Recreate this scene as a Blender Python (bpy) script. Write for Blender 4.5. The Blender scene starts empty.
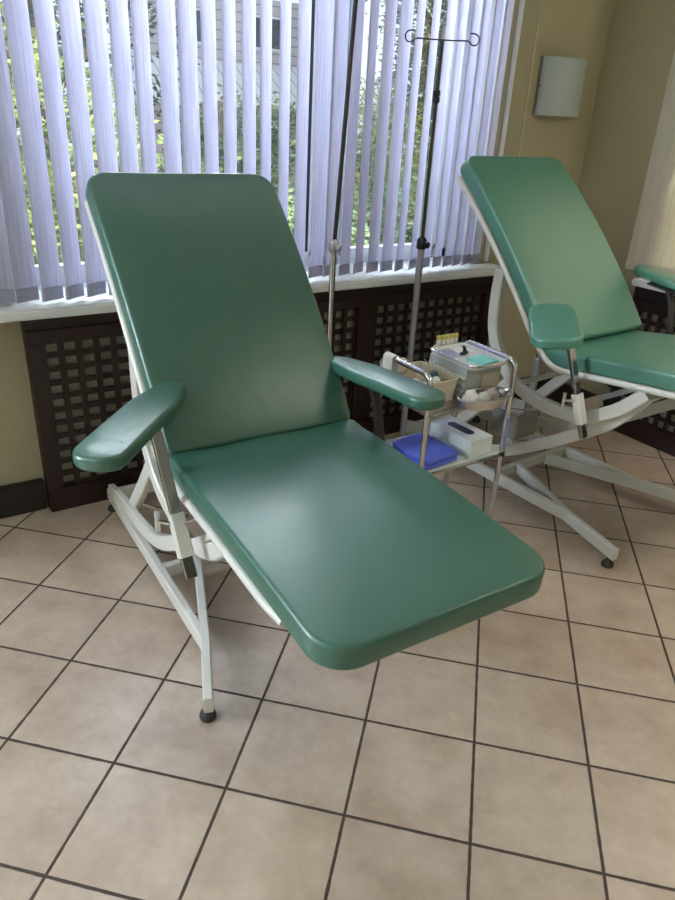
import bpy, bmesh, math, random
from mathutils import Vector, Matrix, Euler, noise

random.seed(7)
PI = math.pi
SC = bpy.context.scene
COL = SC.collection

# ------------------------------------------------------------------ camera
CAM_ROWS = ((0.837, -0.545, 0.051), (-0.198, -0.388, -0.900), (0.510, 0.743, -0.433))   # right, down, forward
fwd = Vector(CAM_ROWS[2]).normalized()
rgt = Vector(CAM_ROWS[0]); rgt = (rgt - fwd * rgt.dot(fwd)).normalized()
cam_d = bpy.data.cameras.new('camera')
cam = bpy.data.objects.new('camera', cam_d); COL.objects.link(cam)
up = rgt.cross(fwd)
m = Matrix((rgt, up, -fwd)).transposed().to_4x4()
m.translation = Vector((0, 0, 1.509))
cam.matrix_world = m
cam_d.sensor_fit = 'VERTICAL'; cam_d.sensor_height = 36.0
cam_d.lens = 36.0 * 690.9 / 900.0
cam_d.clip_start = 0.02; cam_d.clip_end = 200
SC.camera = cam

# ------------------------------------------------------------------ world, lights, exposure
SC.view_settings.view_transform = 'Standard'
SC.view_settings.look = 'None'
SC.view_settings.gamma = 1.0
SC.view_settings.use_curve_mapping = False
SC.view_settings.exposure = 0.34

W = bpy.data.worlds.new('overcast_sky'); SC.world = W; W.use_nodes = True
bg = W.node_tree.nodes['Background']
bg.inputs[0].default_value = (0.86, 0.93, 1.0, 1); bg.inputs[1].default_value = 1.0

def area(name, loc, target, sx, sy, power, color, spread=PI):
    d = bpy.data.lights.new(name, 'AREA'); d.shape = 'RECTANGLE'; d.size = sx; d.size_y = sy
    d.energy = power; d.color = color; d.spread = spread
    o = bpy.data.objects.new(name, d); COL.objects.link(o)
    o.location = loc
    o.rotation_euler = (Vector(target) - Vector(loc)).to_track_quat('-Z', 'Y').to_euler()
    return o
area('daylight_window', (1.6, 5.3, 3.95), (1.6, 2.7, 1.2), 5.0, 1.9, 2050, (0.85, 0.93, 1.0))
area('daylight_side_window', (5.6, 1.0, 3.4), (3.4, 1.0, 1.5), 3.0, 2.0, 2300, (1.0, 0.97, 0.92))
area('left_fill_light', (-2.45, 3.12, 1.70), (-1.3, 0, 1.05), 1.5, 1.45, 820, (0.72, 0.84, 1.0))  # added fill from the left, through an unseen added window
area('ceiling_strip_fill', (0.5, 2.35, 2.74), (0.3, 0.9, 0), 4.6, 0.4, 5, (0.95, 0.97, 1.0))  # added fill light at the window ceiling line, no fixture there
area('ceiling_fill_light', (2.45, 0.15, 2.74), (2.75, 1.25, 0), 0.9, 0.9, 11.5, (1.0, 0.94, 0.84), math.radians(92))  # added warm fill for the further chair and the right floor

# ------------------------------------------------------------------ materials
def srgb(r, g, b):
    f = lambda c: (c / 255 / 12.92) if c / 255 <= 0.04045 else ((c / 255 + 0.055) / 1.055) ** 2.4
    return (f(r), f(g), f(b), 1.0)

class NT:
    def __init__(s, name):
        s.m = bpy.data.materials.new(name); s.m.use_nodes = True
        s.t = s.m.node_tree; s.p = s.t.nodes['Principled BSDF']; s.out = s.t.nodes['Material Output']
    def n(s, typ, **kw):
        nd = s.t.nodes.new(typ)
        for k, v in kw.items():
            if k.startswith('i_'):
                key = k[2:]; key = int(key) if key.isdigit() else key.replace('_', ' ')
                nd.inputs[key].default_value = v
            else: setattr(nd, k, v)
        return nd
    def l(s, a, b): s.t.links.new(a, b)
    def math(s, op, a, b=None, c=None):
        nd = s.t.nodes.new('ShaderNodeMath'); nd.operation = op
        for k, v in enumerate((a, b, c)):
            if v is None: continue
            if isinstance(v, (int, float)): nd.inputs[k].default_value = v
            else: s.l(v, nd.inputs[k])
        return nd.outputs[0]
    def mix(s, fac, a, b):
        nd = s.t.nodes.new('ShaderNodeMix'); nd.data_type = 'RGBA'
        for k, v in ((0, fac), (6, a), (7, b)):
            if isinstance(v, (int, float, tuple)): nd.inputs[k].default_value = v
            else: s.l(v, nd.inputs[k])
        return nd.outputs[2]

def simple(name, col, rough=0.5, metal=0.0, var=0.06, scale=12.0, bump=0.0, bscale=80.0, coat=0.0, spec=0.5):
    k = NT(name)
    tc = k.n('ShaderNodeTexCoord')
    nz = k.n('ShaderNodeTexNoise'); nz.inputs['Scale'].default_value = scale; nz.inputs['Detail'].default_value = 4
    k.l(tc.outputs['Object'], nz.inputs['Vector'])
    d = tuple(c * (1 - var) for c in col[:3]) + (1,); e = tuple(min(1, c * (1 + var)) for c in col[:3]) + (1,)
    k.l(k.mix(nz.outputs['Fac'], d, e), k.p.inputs['Base Color'])
    k.p.inputs['Roughness'].default_value = rough; k.p.inputs['Metallic'].default_value = metal
    k.p.inputs['Coat Weight'].default_value = coat; k.p.inputs['Specular IOR Level'].default_value = spec
    if bump:
        nb = k.n('ShaderNodeTexNoise'); nb.inputs['Scale'].default_value = bscale; nb.inputs['Detail'].default_value = 3
        k.l(tc.outputs['Object'], nb.inputs['Vector'])
        bp = k.n('ShaderNodeBump'); bp.inputs['Strength'].default_value = bump; bp.inputs['Distance'].default_value = 0.004
        k.l(nb.outputs['Fac'], bp.inputs['Height']); k.l(bp.outputs[0], k.p.inputs['Normal'])
    return k.m

def floor_mat():
    k = NT('beige_floor_tiles')
    tc = k.n('ShaderNodeTexCoord'); sp = k.n('ShaderNodeSeparateXYZ'); k.l(tc.outputs['Object'], sp.inputs[0])
    wob = k.n('ShaderNodeTexNoise'); wob.inputs['Scale'].default_value = 30; k.l(tc.outputs['Object'], wob.inputs['Vector'])
    w = k.math('MULTIPLY', k.math('SUBTRACT', wob.outputs['Fac'], 0.5), 0.010)
    ds = []; cells = []
    for ax in (0, 1):
        q = k.math('DIVIDE', sp.outputs[ax], 0.30)
        fr = k.math('FRACT', k.math('ADD', q, 100.5))
        ds.append(k.math('ABSOLUTE', k.math('SUBTRACT', fr, 0.5)))
        cells.append(k.math('FLOOR', q))
    dist = k.math('MINIMUM', ds[0], ds[1])
    dw = k.math('ADD', dist, w)
    gr = k.n('ShaderNodeMapRange'); gr.inputs[1].default_value = 0.0105; gr.inputs[2].default_value = 0.0155
    k.l(dw, gr.inputs[0])                                   # 0 grout, 1 tile
    cv = k.n('ShaderNodeCombineXYZ'); k.l(cells[0], cv.inputs[0]); k.l(cells[1], cv.inputs[1])
    wn = k.n('ShaderNodeTexWhiteNoise'); k.l(cv.outputs[0], wn.inputs['Vector'])
    # each tile takes its own piece of the mottled glaze
    off = k.n('ShaderNodeVectorMath', operation='SCALE'); k.l(wn.outputs['Color'], off.inputs[0]); off.inputs[3].default_value = 9
    ad = k.n('ShaderNodeVectorMath', operation='ADD'); k.l(off.outputs[0], ad.inputs[0]); k.l(tc.outputs['Object'], ad.inputs[1])
    n1 = k.n('ShaderNodeTexNoise'); n1.inputs['Scale'].default_value = 7; n1.inputs['Detail'].default_value = 6; n1.inputs['Roughness'].default_value = 0.65
    n2 = k.n('ShaderNodeTexNoise'); n2.inputs['Scale'].default_value = 42; n2.inputs['Detail'].default_value = 5
    k.l(ad.outputs[0], n1.inputs['Vector']); k.l(ad.outputs[0], n2.inputs['Vector'])
    r1 = k.n('ShaderNodeMapRange'); r1.inputs[1].default_value = 0.34; r1.inputs[2].default_value = 0.64; k.l(n1.outputs['Fac'], r1.inputs[0])
    c = k.mix(r1.outputs[0], srgb(176, 155, 138), srgb(209, 191, 174))
    c = k.mix(k.math('MULTIPLY', n2.outputs['Fac'], 0.5), c, srgb(166, 144, 120))
    tint = k.mix(wn.outputs['Value'], (0.94, 0.94, 0.94, 1), (1.03, 1.02, 1.0, 1))
    mm = k.n('ShaderNodeMix', data_type='RGBA', blend_type='MULTIPLY'); mm.inputs[0].default_value = 1
    k.l(c, mm.inputs[6]); k.l(tint, mm.inputs[7])
    col = k.mix(gr.outputs[0], srgb(62, 46, 36), mm.outputs[2])
    k.l(col, k.p.inputs['Base Color'])
    rr = k.n('ShaderNodeMapRange'); rr.inputs[3].default_value = 0.85; rr.inputs[4].default_value = 0.30; k.p.inputs['Specular IOR Level'].default_value = 0.9; k.l(k.math('MULTIPLY', gr.outputs[0], 0.5), k.p.inputs['Coat Weight']); k.p.inputs['Coat Roughness'].default_value = 0.2; k.l(gr.outputs[0], rr.inputs[0])
    k.l(rr.outputs[0], k.p.inputs['Roughness'])
    h = k.math('ADD', gr.outputs[0], k.math('MULTIPLY', n1.outputs['Fac'], 0.12))
    bp = k.n('ShaderNodeBump'); bp.inputs['Strength'].default_value = 0.5; bp.inputs['Distance'].default_value = 0.003
    k.l(h, bp.inputs['Height']); k.l(bp.outputs[0], k.p.inputs['Normal'])
    return k.m

def wall_mat():
    k = NT('beige_wallpaper')
    tc = k.n('ShaderNodeTexCoord')
    n1 = k.n('ShaderNodeTexNoise'); n1.inputs['Scale'].default_value = 3; n1.inputs['Detail'].default_value = 5
    n2 = k.n('ShaderNodeTexNoise'); n2.inputs['Scale'].default_value = 60; n2.inputs['Detail'].default_value = 4
    k.l(tc.outputs['Object'], n1.inputs['Vector']); k.l(tc.outputs['Object'], n2.inputs['Vector'])
    c = k.mix(n1.outputs['Fac'], srgb(162, 153, 124), srgb(174, 165, 136))
    c = k.mix(k.math('MULTIPLY', n2.outputs['Fac'], 0.3), c, srgb(150, 141, 112))
    k.l(c, k.p.inputs['Base Color']); k.p.inputs['Roughness'].default_value = 0.75
    bp = k.n('ShaderNodeBump'); bp.inputs['Strength'].default_value = 0.25; bp.inputs['Distance'].default_value = 0.002
    k.l(n2.outputs['Fac'], bp.inputs['Height']); k.l(bp.outputs[0], k.p.inputs['Normal'])
    return k.m

def vane_mat(name, ca, cb, transl):
    k = NT(name)
    tc = k.n('ShaderNodeTexCoord'); mp = k.n('ShaderNodeMapping'); mp.inputs['Scale'].default_value = (260, 260, 6)
    k.l(tc.outputs['Object'], mp.inputs['Vector'])
    nz = k.n('ShaderNodeTexNoise'); nz.inputs['Scale'].default_value = 1; nz.inputs['Detail'].default_value = 5
    k.l(mp.outputs[0], nz.inputs['Vector'])
    r = k.n('ShaderNodeMapRange'); r.inputs[1].default_value = 0.3; r.inputs[2].default_value = 0.7; k.l(nz.outputs['Fac'], r.inputs[0])
    c = k.mix(r.outputs[0], ca, cb)
    df = k.n('ShaderNodeBsdfDiffuse'); tr = k.n('ShaderNodeBsdfTranslucent'); mx = k.n('ShaderNodeMixShader')
    k.l(c, df.inputs[0]); k.l(c, tr.inputs[0]); mx.inputs[0].default_value = transl
    bp = k.n('ShaderNodeBump'); bp.inputs['Strength'].default_value = 0.3; bp.inputs['Distance'].default_value = 0.002
    k.l(nz.outputs['Fac'], bp.inputs['Height']); k.l(bp.outputs[0], df.inputs['Normal'])
    k.l(df.outputs[0], mx.inputs[1]); k.l(tr.outputs[0], mx.inputs[2]); k.l(mx.outputs[0], k.out.inputs[0])
    return k.m

def vinyl_mat(name, base, dark):
    k = NT(name)
    tc = k.n('ShaderNodeTexCoord')
    n1 = k.n('ShaderNodeTexNoise'); n1.inputs['Scale'].default_value = 4; n1.inputs['Detail'].default_value = 5
    n2 = k.n('ShaderNodeTexNoise'); n2.inputs['Scale'].default_value = 450; n2.inputs['Detail'].default_value = 2
    n3 = k.n('ShaderNodeTexNoise'); n3.inputs['Scale'].default_value = 5.5; n3.inputs['Detail'].default_value = 3; n3.inputs['Distortion'].default_value = 1.2
    for q in (n1, n2, n3): k.l(tc.outputs['Object'], q.inputs['Vector'])
    k.l(k.mix(n1.outputs['Fac'], dark, base), k.p.inputs['Base Color'])
    rr = k.n('ShaderNodeMapRange'); rr.inputs[3].default_value = 0.30; rr.inputs[4].default_value = 0.42; k.l(n1.outputs['Fac'], rr.inputs[0])
    k.l(rr.outputs[0], k.p.inputs['Roughness'])
    k.p.inputs['Specular IOR Level'].default_value = 0.9
    k.p.inputs['Coat Weight'].default_value = 0.12; k.p.inputs['Coat Roughness'].default_value = 0.3
    b1 = k.n('ShaderNodeBump'); b1.inputs['Strength'].default_value = 0.12; b1.inputs['Distance'].default_value = 0.0008
    k.l(n2.outputs['Fac'], b1.inputs['Height'])
    b2 = k.n('ShaderNodeBump'); b2.inputs['Strength'].default_value = 0.2; b2.inputs['Distance'].default_value = 0.012
    k.l(n3.outputs['Fac'], b2.inputs['Height']); k.l(b1.outputs[0], b2.inputs['Normal']); k.l(b2.outputs[0], k.p.inputs['Normal'])
    return k.m

def glass_mat():
    k = NT('window_glass')
    tr = k.n('ShaderNodeBsdfTransparent'); gl = k.n('ShaderNodeBsdfGlossy'); gl.inputs['Roughness'].default_value = 0.02
    fr = k.n('ShaderNodeFresnel'); fr.inputs['IOR'].default_value = 1.45; mx = k.n('ShaderNodeMixShader')
    tr.inputs[0].default_value = (0.95, 0.97, 0.96, 1)
    k.l(fr.outputs[0], mx.inputs[0]); k.l(tr.outputs[0], mx.inputs[1]); k.l(gl.outputs[0], mx.inputs[2]); k.l(mx.outputs[0], k.out.inputs[0])
    return k.m

def clear_mat(name, tint, clear):
    k = NT(name)
    tr = k.n('ShaderNodeBsdfTransparent'); tr.inputs[0].default_value = tint; mx = k.n('ShaderNodeMixShader'); mx.inputs[0].default_value = clear
    k.p.inputs['Base Color'].default_value = tint; k.p.inputs['Roughness'].default_value = 0.15
    k.l(k.p.outputs[0], mx.inputs[1]); k.l(tr.outputs[0], mx.inputs[2]); k.l(mx.outputs[0], k.out.inputs[0])
    return k.m

def leaf_mat(name, a, b):
    k = NT(name)
    tc = k.n('ShaderNodeTexCoord'); nz = k.n('ShaderNodeTexNoise'); nz.inputs['Scale'].default_value = 3.5; nz.inputs['Detail'].default_value = 6
    k.l(tc.outputs['Object'], nz.inputs['Vector'])
    r = k.n('ShaderNodeMapRange'); r.inputs[1].default_value = 0.35; r.inputs[2].default_value = 0.65; k.l(nz.outputs['Fac'], r.inputs[0])
    c = k.mix(r.outputs[0], a, b)
    df = k.n('ShaderNodeBsdfDiffuse'); tr = k.n('ShaderNodeBsdfTranslucent'); mx = k.n('ShaderNodeMixShader'); mx.inputs[0].default_value = 0.4
    k.l(c, df.inputs[0]); k.l(c, tr.inputs[0]); k.l(df.outputs[0], mx.inputs[1]); k.l(tr.outputs[0], mx.inputs[2]); k.l(mx.outputs[0], k.out.inputs[0])
    return k.m

def siding_mat(name, col, pitch, axis=2):
    k = NT(name)
    tc = k.n('ShaderNodeTexCoord'); sp = k.n('ShaderNodeSeparateXYZ'); k.l(tc.outputs['Object'], sp.inputs[0])
    fr = k.math('FRACT', k.math('DIVIDE', sp.outputs[axis], pitch))
    g = k.math('LESS_THAN', fr, 0.12)
    k.l(k.mix(g, col, tuple(c * 0.45 for c in col[:3]) + (1,)), k.p.inputs['Base Color'])
    k.p.inputs['Roughness'].default_value = 0.7
    return k.m

M = dict(
    floor=floor_mat(), wall=wall_mat(),
    white_sill=simple('white_plastic_sill', srgb(226, 229, 228), 0.35, var=0.03),
    ceiling=simple('white_ceiling', srgb(205, 202, 192), 0.8, var=0.02),
    frame=simple('white_window_frame', srgb(214, 216, 222), 0.4, var=0.03),
    jamb=simple('pale_beige_jamb', srgb(186, 178, 150), 0.6, var=0.04, scale=5),
    glass=glass_mat(),
    vane=vane_mat('lavender_blind_fabric', srgb(202, 201, 220), srgb(232, 231, 245), 0.42),
    vane_cream=vane_mat('cream_blind_fabric', srgb(205, 198, 182), srgb(226, 220, 206), 0.3),
    pocket=vane_mat('blind_hem_fabric', srgb(196, 195, 212), srgb(216, 215, 228), 0.42),
    bead=simple('white_bead_chain', srgb(215, 215, 220), 0.4),
    wood=simple('dark_mahogany_wood', srgb(38, 19, 15), 0.42, var=0.25, scale=18, bump=0.1),
    wood_in=simple('radiator_behind_screen', srgb(158, 155, 136), 0.6, var=0.2, scale=6),
    base=simple('dark_baseboard_wood', srgb(34, 24, 20), 0.45, var=0.2, scale=14),
    vinyl=vinyl_mat('green_vinyl_shaded', srgb(54, 103, 86), srgb(47, 93, 78)),  # same vinyl as the further chair, its shade put into a darker green
    vinyl_lit=vinyl_mat('green_vinyl_lit', srgb(74, 130, 110), srgb(66, 120, 102)),  # lit copy of the nearer chair's vinyl, the light put into the colour
    enamel=simple('cream_enamel', srgb(214, 212, 204), 0.38, var=0.05, scale=8, coat=0.2),
    enamel_in=simple('white_enamel', srgb(216, 214, 204), 0.4, var=0.04),
    chrome=simple('chrome', (0.62, 0.62, 0.62, 1), 0.16, 1.0, var=0.05),
    steel=simple('brushed_steel', (0.52, 0.52, 0.53, 1), 0.32, 1.0, var=0.1, scale=40),
    grey_steel=simple('painted_grey_steel', srgb(158, 160, 168), 0.35, 0.45, var=0.08),
    dark_steel=simple('dark_steel', srgb(70, 68, 66), 0.35, 0.8, var=0.1),
    post=simple('dark_chrome', (0.36, 0.35, 0.34, 1), 0.2, 1.0, var=0.15, scale=30),
    rubber=simple('grey_rubber', srgb(52, 50, 50), 0.7, var=0.1),
    black=simple('black_plastic', srgb(22, 22, 26), 0.4, var=0.1),
    grey_box=simple('grey_motor_housing', srgb(148, 146, 138), 0.5, var=0.05),
    box_lid=simple('pale_box_lid', srgb(212, 212, 210), 0.45, var=0.04),
    beige_box=simple('beige_plastic', srgb(206, 194, 170), 0.5, var=0.05, scale=20),
    shade=simple('frosted_lamp_shade', srgb(164, 172, 168), 0.45, var=0.02),
    lamp_back=simple('lamp_metal_edge', srgb(150, 148, 140), 0.35, 0.8),
    blue=simple('blue_cloth', srgb(92, 108, 212), 0.8, var=0.18, scale=22, bump=0.5, bscale=60),
    blue_dark=simple('dark_blue_film', srgb(18, 28, 98), 0.35, var=0.3, scale=60),
    carton=simple('white_carton', srgb(236, 240, 242), 0.5, var=0.03, scale=30),
    carton_side=simple('grey_print_carton', srgb(214, 222, 218), 0.5, var=0.16, scale=45),
    paper=simple('white_gauze', srgb(228, 226, 222), 0.8, var=0.04, scale=40),
    wrapper=simple('pink_grey_wrapper', srgb(196, 176, 170), 0.5, var=0.25, scale=60),
    turq=simple('turquoise_pad', srgb(126, 206, 200), 0.6, var=0.06, scale=30),
    teal=simple('dark_teal_plastic', srgb(14, 58, 60), 0.3, var=0.1),
    green_wrap=simple('dark_green_packet', srgb(70, 96, 62), 0.5, var=0.2, scale=50),
    tape=simple('tan_tape_roll', srgb(176, 160, 134), 0.6, var=0.1),
    yellow=simple('yellow_cap', srgb(196, 182, 96), 0.5, var=0.15),
    vial=simple('white_vial_plastic', srgb(222, 220, 208), 0.3, var=0.05),
    acrylic=clear_mat('clear_acrylic', (0.86, 0.90, 0.88, 1), 0.55),
    shelf_glass=clear_mat('frosted_shelf_glass', (0.80, 0.86, 0.84, 1), 0.30),
    silver_tray=simple('silver_tray', (0.70, 0.71, 0.72, 1), 0.25, 1.0, var=0.08),
    label=simple('blue_white_sticker', srgb(120, 140, 190), 0.5, var=0.5, scale=90),
    soil=simple('garden_lawn', srgb(86, 104, 52), 0.9, var=0.4, scale=8, bump=0.4),
    bark=simple('tree_bark', srgb(78, 66, 54), 0.9, var=0.25, scale=20, bump=0.4),
    leaf_a=leaf_mat('lime_leaves', srgb(74, 92, 60), srgb(176, 182, 110)),
    leaf_b=leaf_mat('mid_green_leaves', srgb(54, 70, 56), srgb(132, 146, 104)),
    leaf_c=leaf_mat('dark_green_leaves', srgb(44, 56, 52), srgb(98, 114, 92)),
    siding=siding_mat('pinkish_grey_house_wall', srgb(186, 176, 182), 0.18),
    roof=siding_mat('pale_ribbed_roof', srgb(206, 206, 214), 0.22, 0),
    house_dark=simple('dark_house_window', srgb(40, 44, 54), 0.2),
)

# ------------------------------------------------------------------ mesh helpers
class MB:
    """collects vertices and faces of one mesh"""
    def __init__(s): s.v = []; s.f = []
    def add(s, vs, fs):
        b = len(s.v); s.v += [tuple(p) for p in vs]; s.f += [tuple(i + b for i in q) for q in fs]
        return s
    def box(s, c, d, rot=None, bev=0.0):
        hx, hy, hz = d[0] / 2, d[1] / 2, d[2] / 2
        if bev:
            bm = bmesh.new(); bmesh.ops.create_cube(bm, size=1)
            for v in bm.verts: v.co = Vector((v.co.x * d[0], v.co.y * d[1], v.co.z * d[2]))
            bmesh.ops.bevel(bm, geom=list(bm.edges), offset=bev, segments=2, affect='EDGES')
            bm.verts.index_update()
            vs = [v.co.copy() for v in bm.verts]; fs = [[v.index for v in f.verts] for f in bm.faces]; bm.free()
        else:
            vs = [Vector((x, y, z)) for x in (-hx, hx) for y in (-hy, hy) for z in (-hz, hz)]
            fs = [(0, 1, 3, 2), (4, 6, 7, 5), (0, 4, 5, 1), (2, 3, 7, 6), (0, 2, 6, 4), (1, 5, 7, 3)]
        R = rot if rot is not None else Matrix.Identity(3)
        s.add([R @ v + Vector(c) for v in vs], fs); return s
    def rbox(s, p0, p1, bev=0.0):
        return s.box([(a + b) / 2 for a, b in zip(p0, p1)], [abs(b - a) for a, b in zip(p0, p1)], bev=bev)
    def sweep(s, path, prof, closed=False, caps=True, upv=None):
        """sweep a 2-D profile (side, up) along a path"""
        P = [Vector(p) for p in path]; n = len(P); k = len(prof); vs = []
        U = None
        for i in range(n):
            if closed: t = (P[(i + 1) % n] - P[i - 1])
            else: t = P[min(i + 1, n - 1)] - P[max(i - 1, 0)]
            t = t.normalized() if t.length > 1e-9 else Vector((0, 0, 1))
            if upv is not None: u = Vector(upv)
            elif U is None: u = Vector((0, 0, 1)) if abs(t.z) < 0.9 else Vector((1, 0, 0))
            else: u = U
            u = (u - t * u.dot(t)).normalized(); U = u; sd = t.cross(u)
            for a, b in prof: vs.append(P[i] + sd * a + u * b)
        fs = []
        for i in range(n if closed else n - 1):
            j = (i + 1) % n
            for q in range(k):
                r = (q + 1) % k; fs.append((i * k + q, i * k + r, j * k + r, j * k + q))
        if caps and not closed:
            fs.append(tuple(range(k - 1, -1, -1))); fs.append(tuple((n - 1) * k + q for q in range(k)))
        s.add(vs, fs); return s
    def tube(s, path, r, k=12, **kw):
        return s.sweep(path, [(r * math.cos(2 * PI * i / k), r * math.sin(2 * PI * i / k)) for i in range(k)], **kw)
    def bar(s, path, w, h, upv=None, **kw):
        c = min(w, h) * 0.14; a, b = w / 2, h / 2
        return s.sweep(path, [(a - c, -b), (a, -b + c), (a, b - c), (a - c, b), (-a + c, b), (-a, b - c), (-a, -b + c), (-a + c, -b)], upv=upv, **kw)
    def lathe(s, c, prof, k=20, axis=(0, 0, 1)):
        A = Vector(axis).normalized(); B = A.orthogonal().normalized(); D = A.cross(B); vs = []
        for r, h in prof:
            for i in range(k):
                t = 2 * PI * i / k; vs.append(Vector(c) + A * h + (B * math.cos(t) + D * math.sin(t)) * r)
        fs = [(j * k + i, j * k + (i + 1) % k, (j + 1) * k + (i + 1) % k, (j + 1) * k + i) for j in range(len(prof) - 1) for i in range(k)]
        fs.append(tuple(range(k - 1, -1, -1))); fs.append(tuple((len(prof) - 1) * k + i for i in range(k)))
        s.add(vs, fs); return s
    def build(s, name, mat, parent=None, angle=35, loc=None):
        me = bpy.data.meshes.new(name); me.from_pydata(s.v, [], s.f); me.validate()
        bm = bmesh.new(); bm.from_mesh(me); bmesh.ops.remove_doubles(bm, verts=bm.verts, dist=1e-6)
        bmesh.ops.recalc_face_normals(bm, faces=bm.faces); bm.to_mesh(me); bm.free()
        mats = mat if isinstance(mat, (list, tuple)) else [mat]
        for q in mats: me.materials.append(q)
        for p in me.polygons: p.use_smooth = True
        me.set_sharp_from_angle(angle=math.radians(angle))
        o = bpy.data.objects.new(name, me); COL.objects.link(o)
        if parent is not None: o.parent = parent
        if loc is not None: o.location = loc
        return o

def smooth(pts, n=8):
    """Catmull-Rom through points"""
    P = [Vector(p) for p in pts]; P = [P[0] * 2 - P[1]] + P + [P[-1] * 2 - P[-2]]; out = []
    for i in range(1, len(P) - 2):
        for j in range(n):
            t = j / n
            out.append(0.5 * ((2 * P[i]) + (P[i + 1] - P[i - 1]) * t + (2 * P[i - 1] - 5 * P[i] + 4 * P[i + 1] - P[i + 2]) * t * t + (3 * P[i] - P[i - 1] - 3 * P[i + 1] + P[i + 2]) * t ** 3))
    out.append(P[-2]); return out

def round_path(pts, r, n=6):
    """polyline with filleted corners"""
    P = [Vector(p) for p in pts]; out = [P[0]]
    for i in range(1, len(P) - 1):
        a = (P[i - 1] - P[i]); b = (P[i + 1] - P[i]); q = min(r, a.length * 0.45, b.length * 0.45)
        A = P[i] + a.normalized() * q; B = P[i] + b.normalized() * q
        for j in range(n + 1):
            t = j / n; out.append(A * (1 - t) ** 2 + P[i] * 2 * t * (1 - t) + B * t * t)
    out.append(P[-1]); return out

def rrect(w, h, r, nc=8, nw=14, nh=22, r2=None):
    """rounded rectangle outline centred on 0, constant point count; r at the +h end, r2 at the -h end"""
    lim = min(w / 2, h / 2) - 1e-5
    ra = max(min(r, lim), 1e-5); rb = ra if r2 is None else max(min(r2, lim), 1e-5)
    cs = [(w / 2 - ra, h / 2 - ra, ra, 0, nw), (-w / 2 + ra, h / 2 - ra, ra, 90, nh), (-w / 2 + rb, -h / 2 + rb, rb, 180, nw), (w / 2 - rb, -h / 2 + rb, rb, 270, nh)]
    o = []
    for q, (cx, cy, R, t0, n) in enumerate(cs):
        for i in range(nc + 1):
            t = math.radians(t0 + 90 * i / nc); o.append((cx + R * math.cos(t), cy + R * math.sin(t)))
        x0, y0 = o[-1]; c2 = cs[(q + 1) % 4]; t = math.radians(c2[3]); x1, y1 = c2[0] + c2[2] * math.cos(t), c2[1] + c2[2] * math.sin(t)
        for i in range(1, n): o.append((x0 + (x1 - x0) * i / n, y0 + (y1 - y0) * i / n))
    return o

def slab(w, h, r, th, er, crown, taper=None, nrings=6, bend=None, r2=None):
    """upholstered slab: flat (u, s, t) rings -> MB; bend maps (u, s, t) to a point"""
    rings = []
    def ring(inset, t):
        q = [(x, y) for x, y in rrect(w - 2 * inset, h - 2 * inset, max(r - inset, 0.012), r2=None if r2 is None else max(r2 - inset, 0.012))]
        rings.append([(x, y, t) for x, y in q])
    mx = min(w, h) / 2 - 1e-4
    for k in range(nrings, 0, -1): ring(er + (mx - er) * k / nrings, -th)
    for k in range(0, 6): a = PI / 2 * k / 5; ring(er * (1 - math.sin(a)), -th + er * (1 - math.cos(a)))
    for k in range(0, 6): a = PI / 2 * k / 5; ring(er * (1 - math.cos(a)), -er + er * math.sin(a))
    for k in range(1, nrings + 1):
        f = k / nrings; ring(er + (mx - er) * f, crown * math.sin(PI / 2 * min(1, f * 1.15)))
    k = len(rings[0]); mb = MB()
    vs = []
    for R in rings:
        for (u, s_, t) in R:
            if taper: u *= 1 + taper * (s_ / h)
            vs.append(bend(u, s_, t) if bend else Vector((u, s_, t)))
    fs = [(j * k + i, j * k + (i + 1) % k, (j + 1) * k + (i + 1) % k, (j + 1) * k + i) for j in range(len(rings) - 1) for i in range(k)]
    # close the middle of top and underside
    for base in (0, (len(rings) - 1) * k): fs.append(tuple(base + i for i in range(k)))
    mb.add(vs, fs)
    return mb

def thing(name, label, cat, loc=(0, 0, 0), rz=0, group=None):
    o = bpy.data.objects.new(name, None); COL.objects.link(o); o.empty_display_size = 0.1
    o.location = loc; o.rotation_euler = (0, 0, rz); o['label'] = label; o['category'] = cat
    if group: o['group'] = group
    return o
def tag(o, label, cat, group=None):
    o['label'] = label; o['category'] = cat
    if group: o['group'] = group
    return o
def struct(o, label=None):
    o['kind'] = 'structure'
    if label: o['label'] = label
    return o

# ------------------------------------------------------------------ room shell
WY, RX = 2.70, 3.39                       # window wall, right wall
LX, FY, CZ = -4.6, -5.0, 2.80
fl = MB()
fl.add([(-4, -5, 0), (6, -5, 0), (6, 5, 0), (-4, 5, 0), (-4, -5, -.1), (6, -5, -.1), (6, 5, -.1), (-4, 5, -.1)],
       [(0, 1, 2, 3), (7, 6, 5, 4), (0, 4, 5, 1), (1, 5, 6, 2), (2, 6, 7, 3), (3, 7, 4, 0)])
GO = Vector((0.263, 1.733, 0)); GA = math.radians(-45)
Ri = Matrix.Rotation(-GA, 3, 'Z')
# clip the slab to the room
room = [(LX, FY), (RX, FY), (RX, WY), (LX, WY)]
fl = MB(); vs = []
for z in (0, -0.1):
    for x, y in room: vs.append(Ri @ (Vector((x, y, z)) - GO))
fl.add(vs, [(0, 1, 2, 3), (7, 6, 5, 4), (0, 4, 5, 1), (1, 5, 6, 2), (2, 6, 7, 3), (3, 7, 4, 0)])
floor = fl.build('floor', M['floor']); floor.location = GO; floor.rotation_euler = (0, 0, GA); struct(floor)

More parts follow.
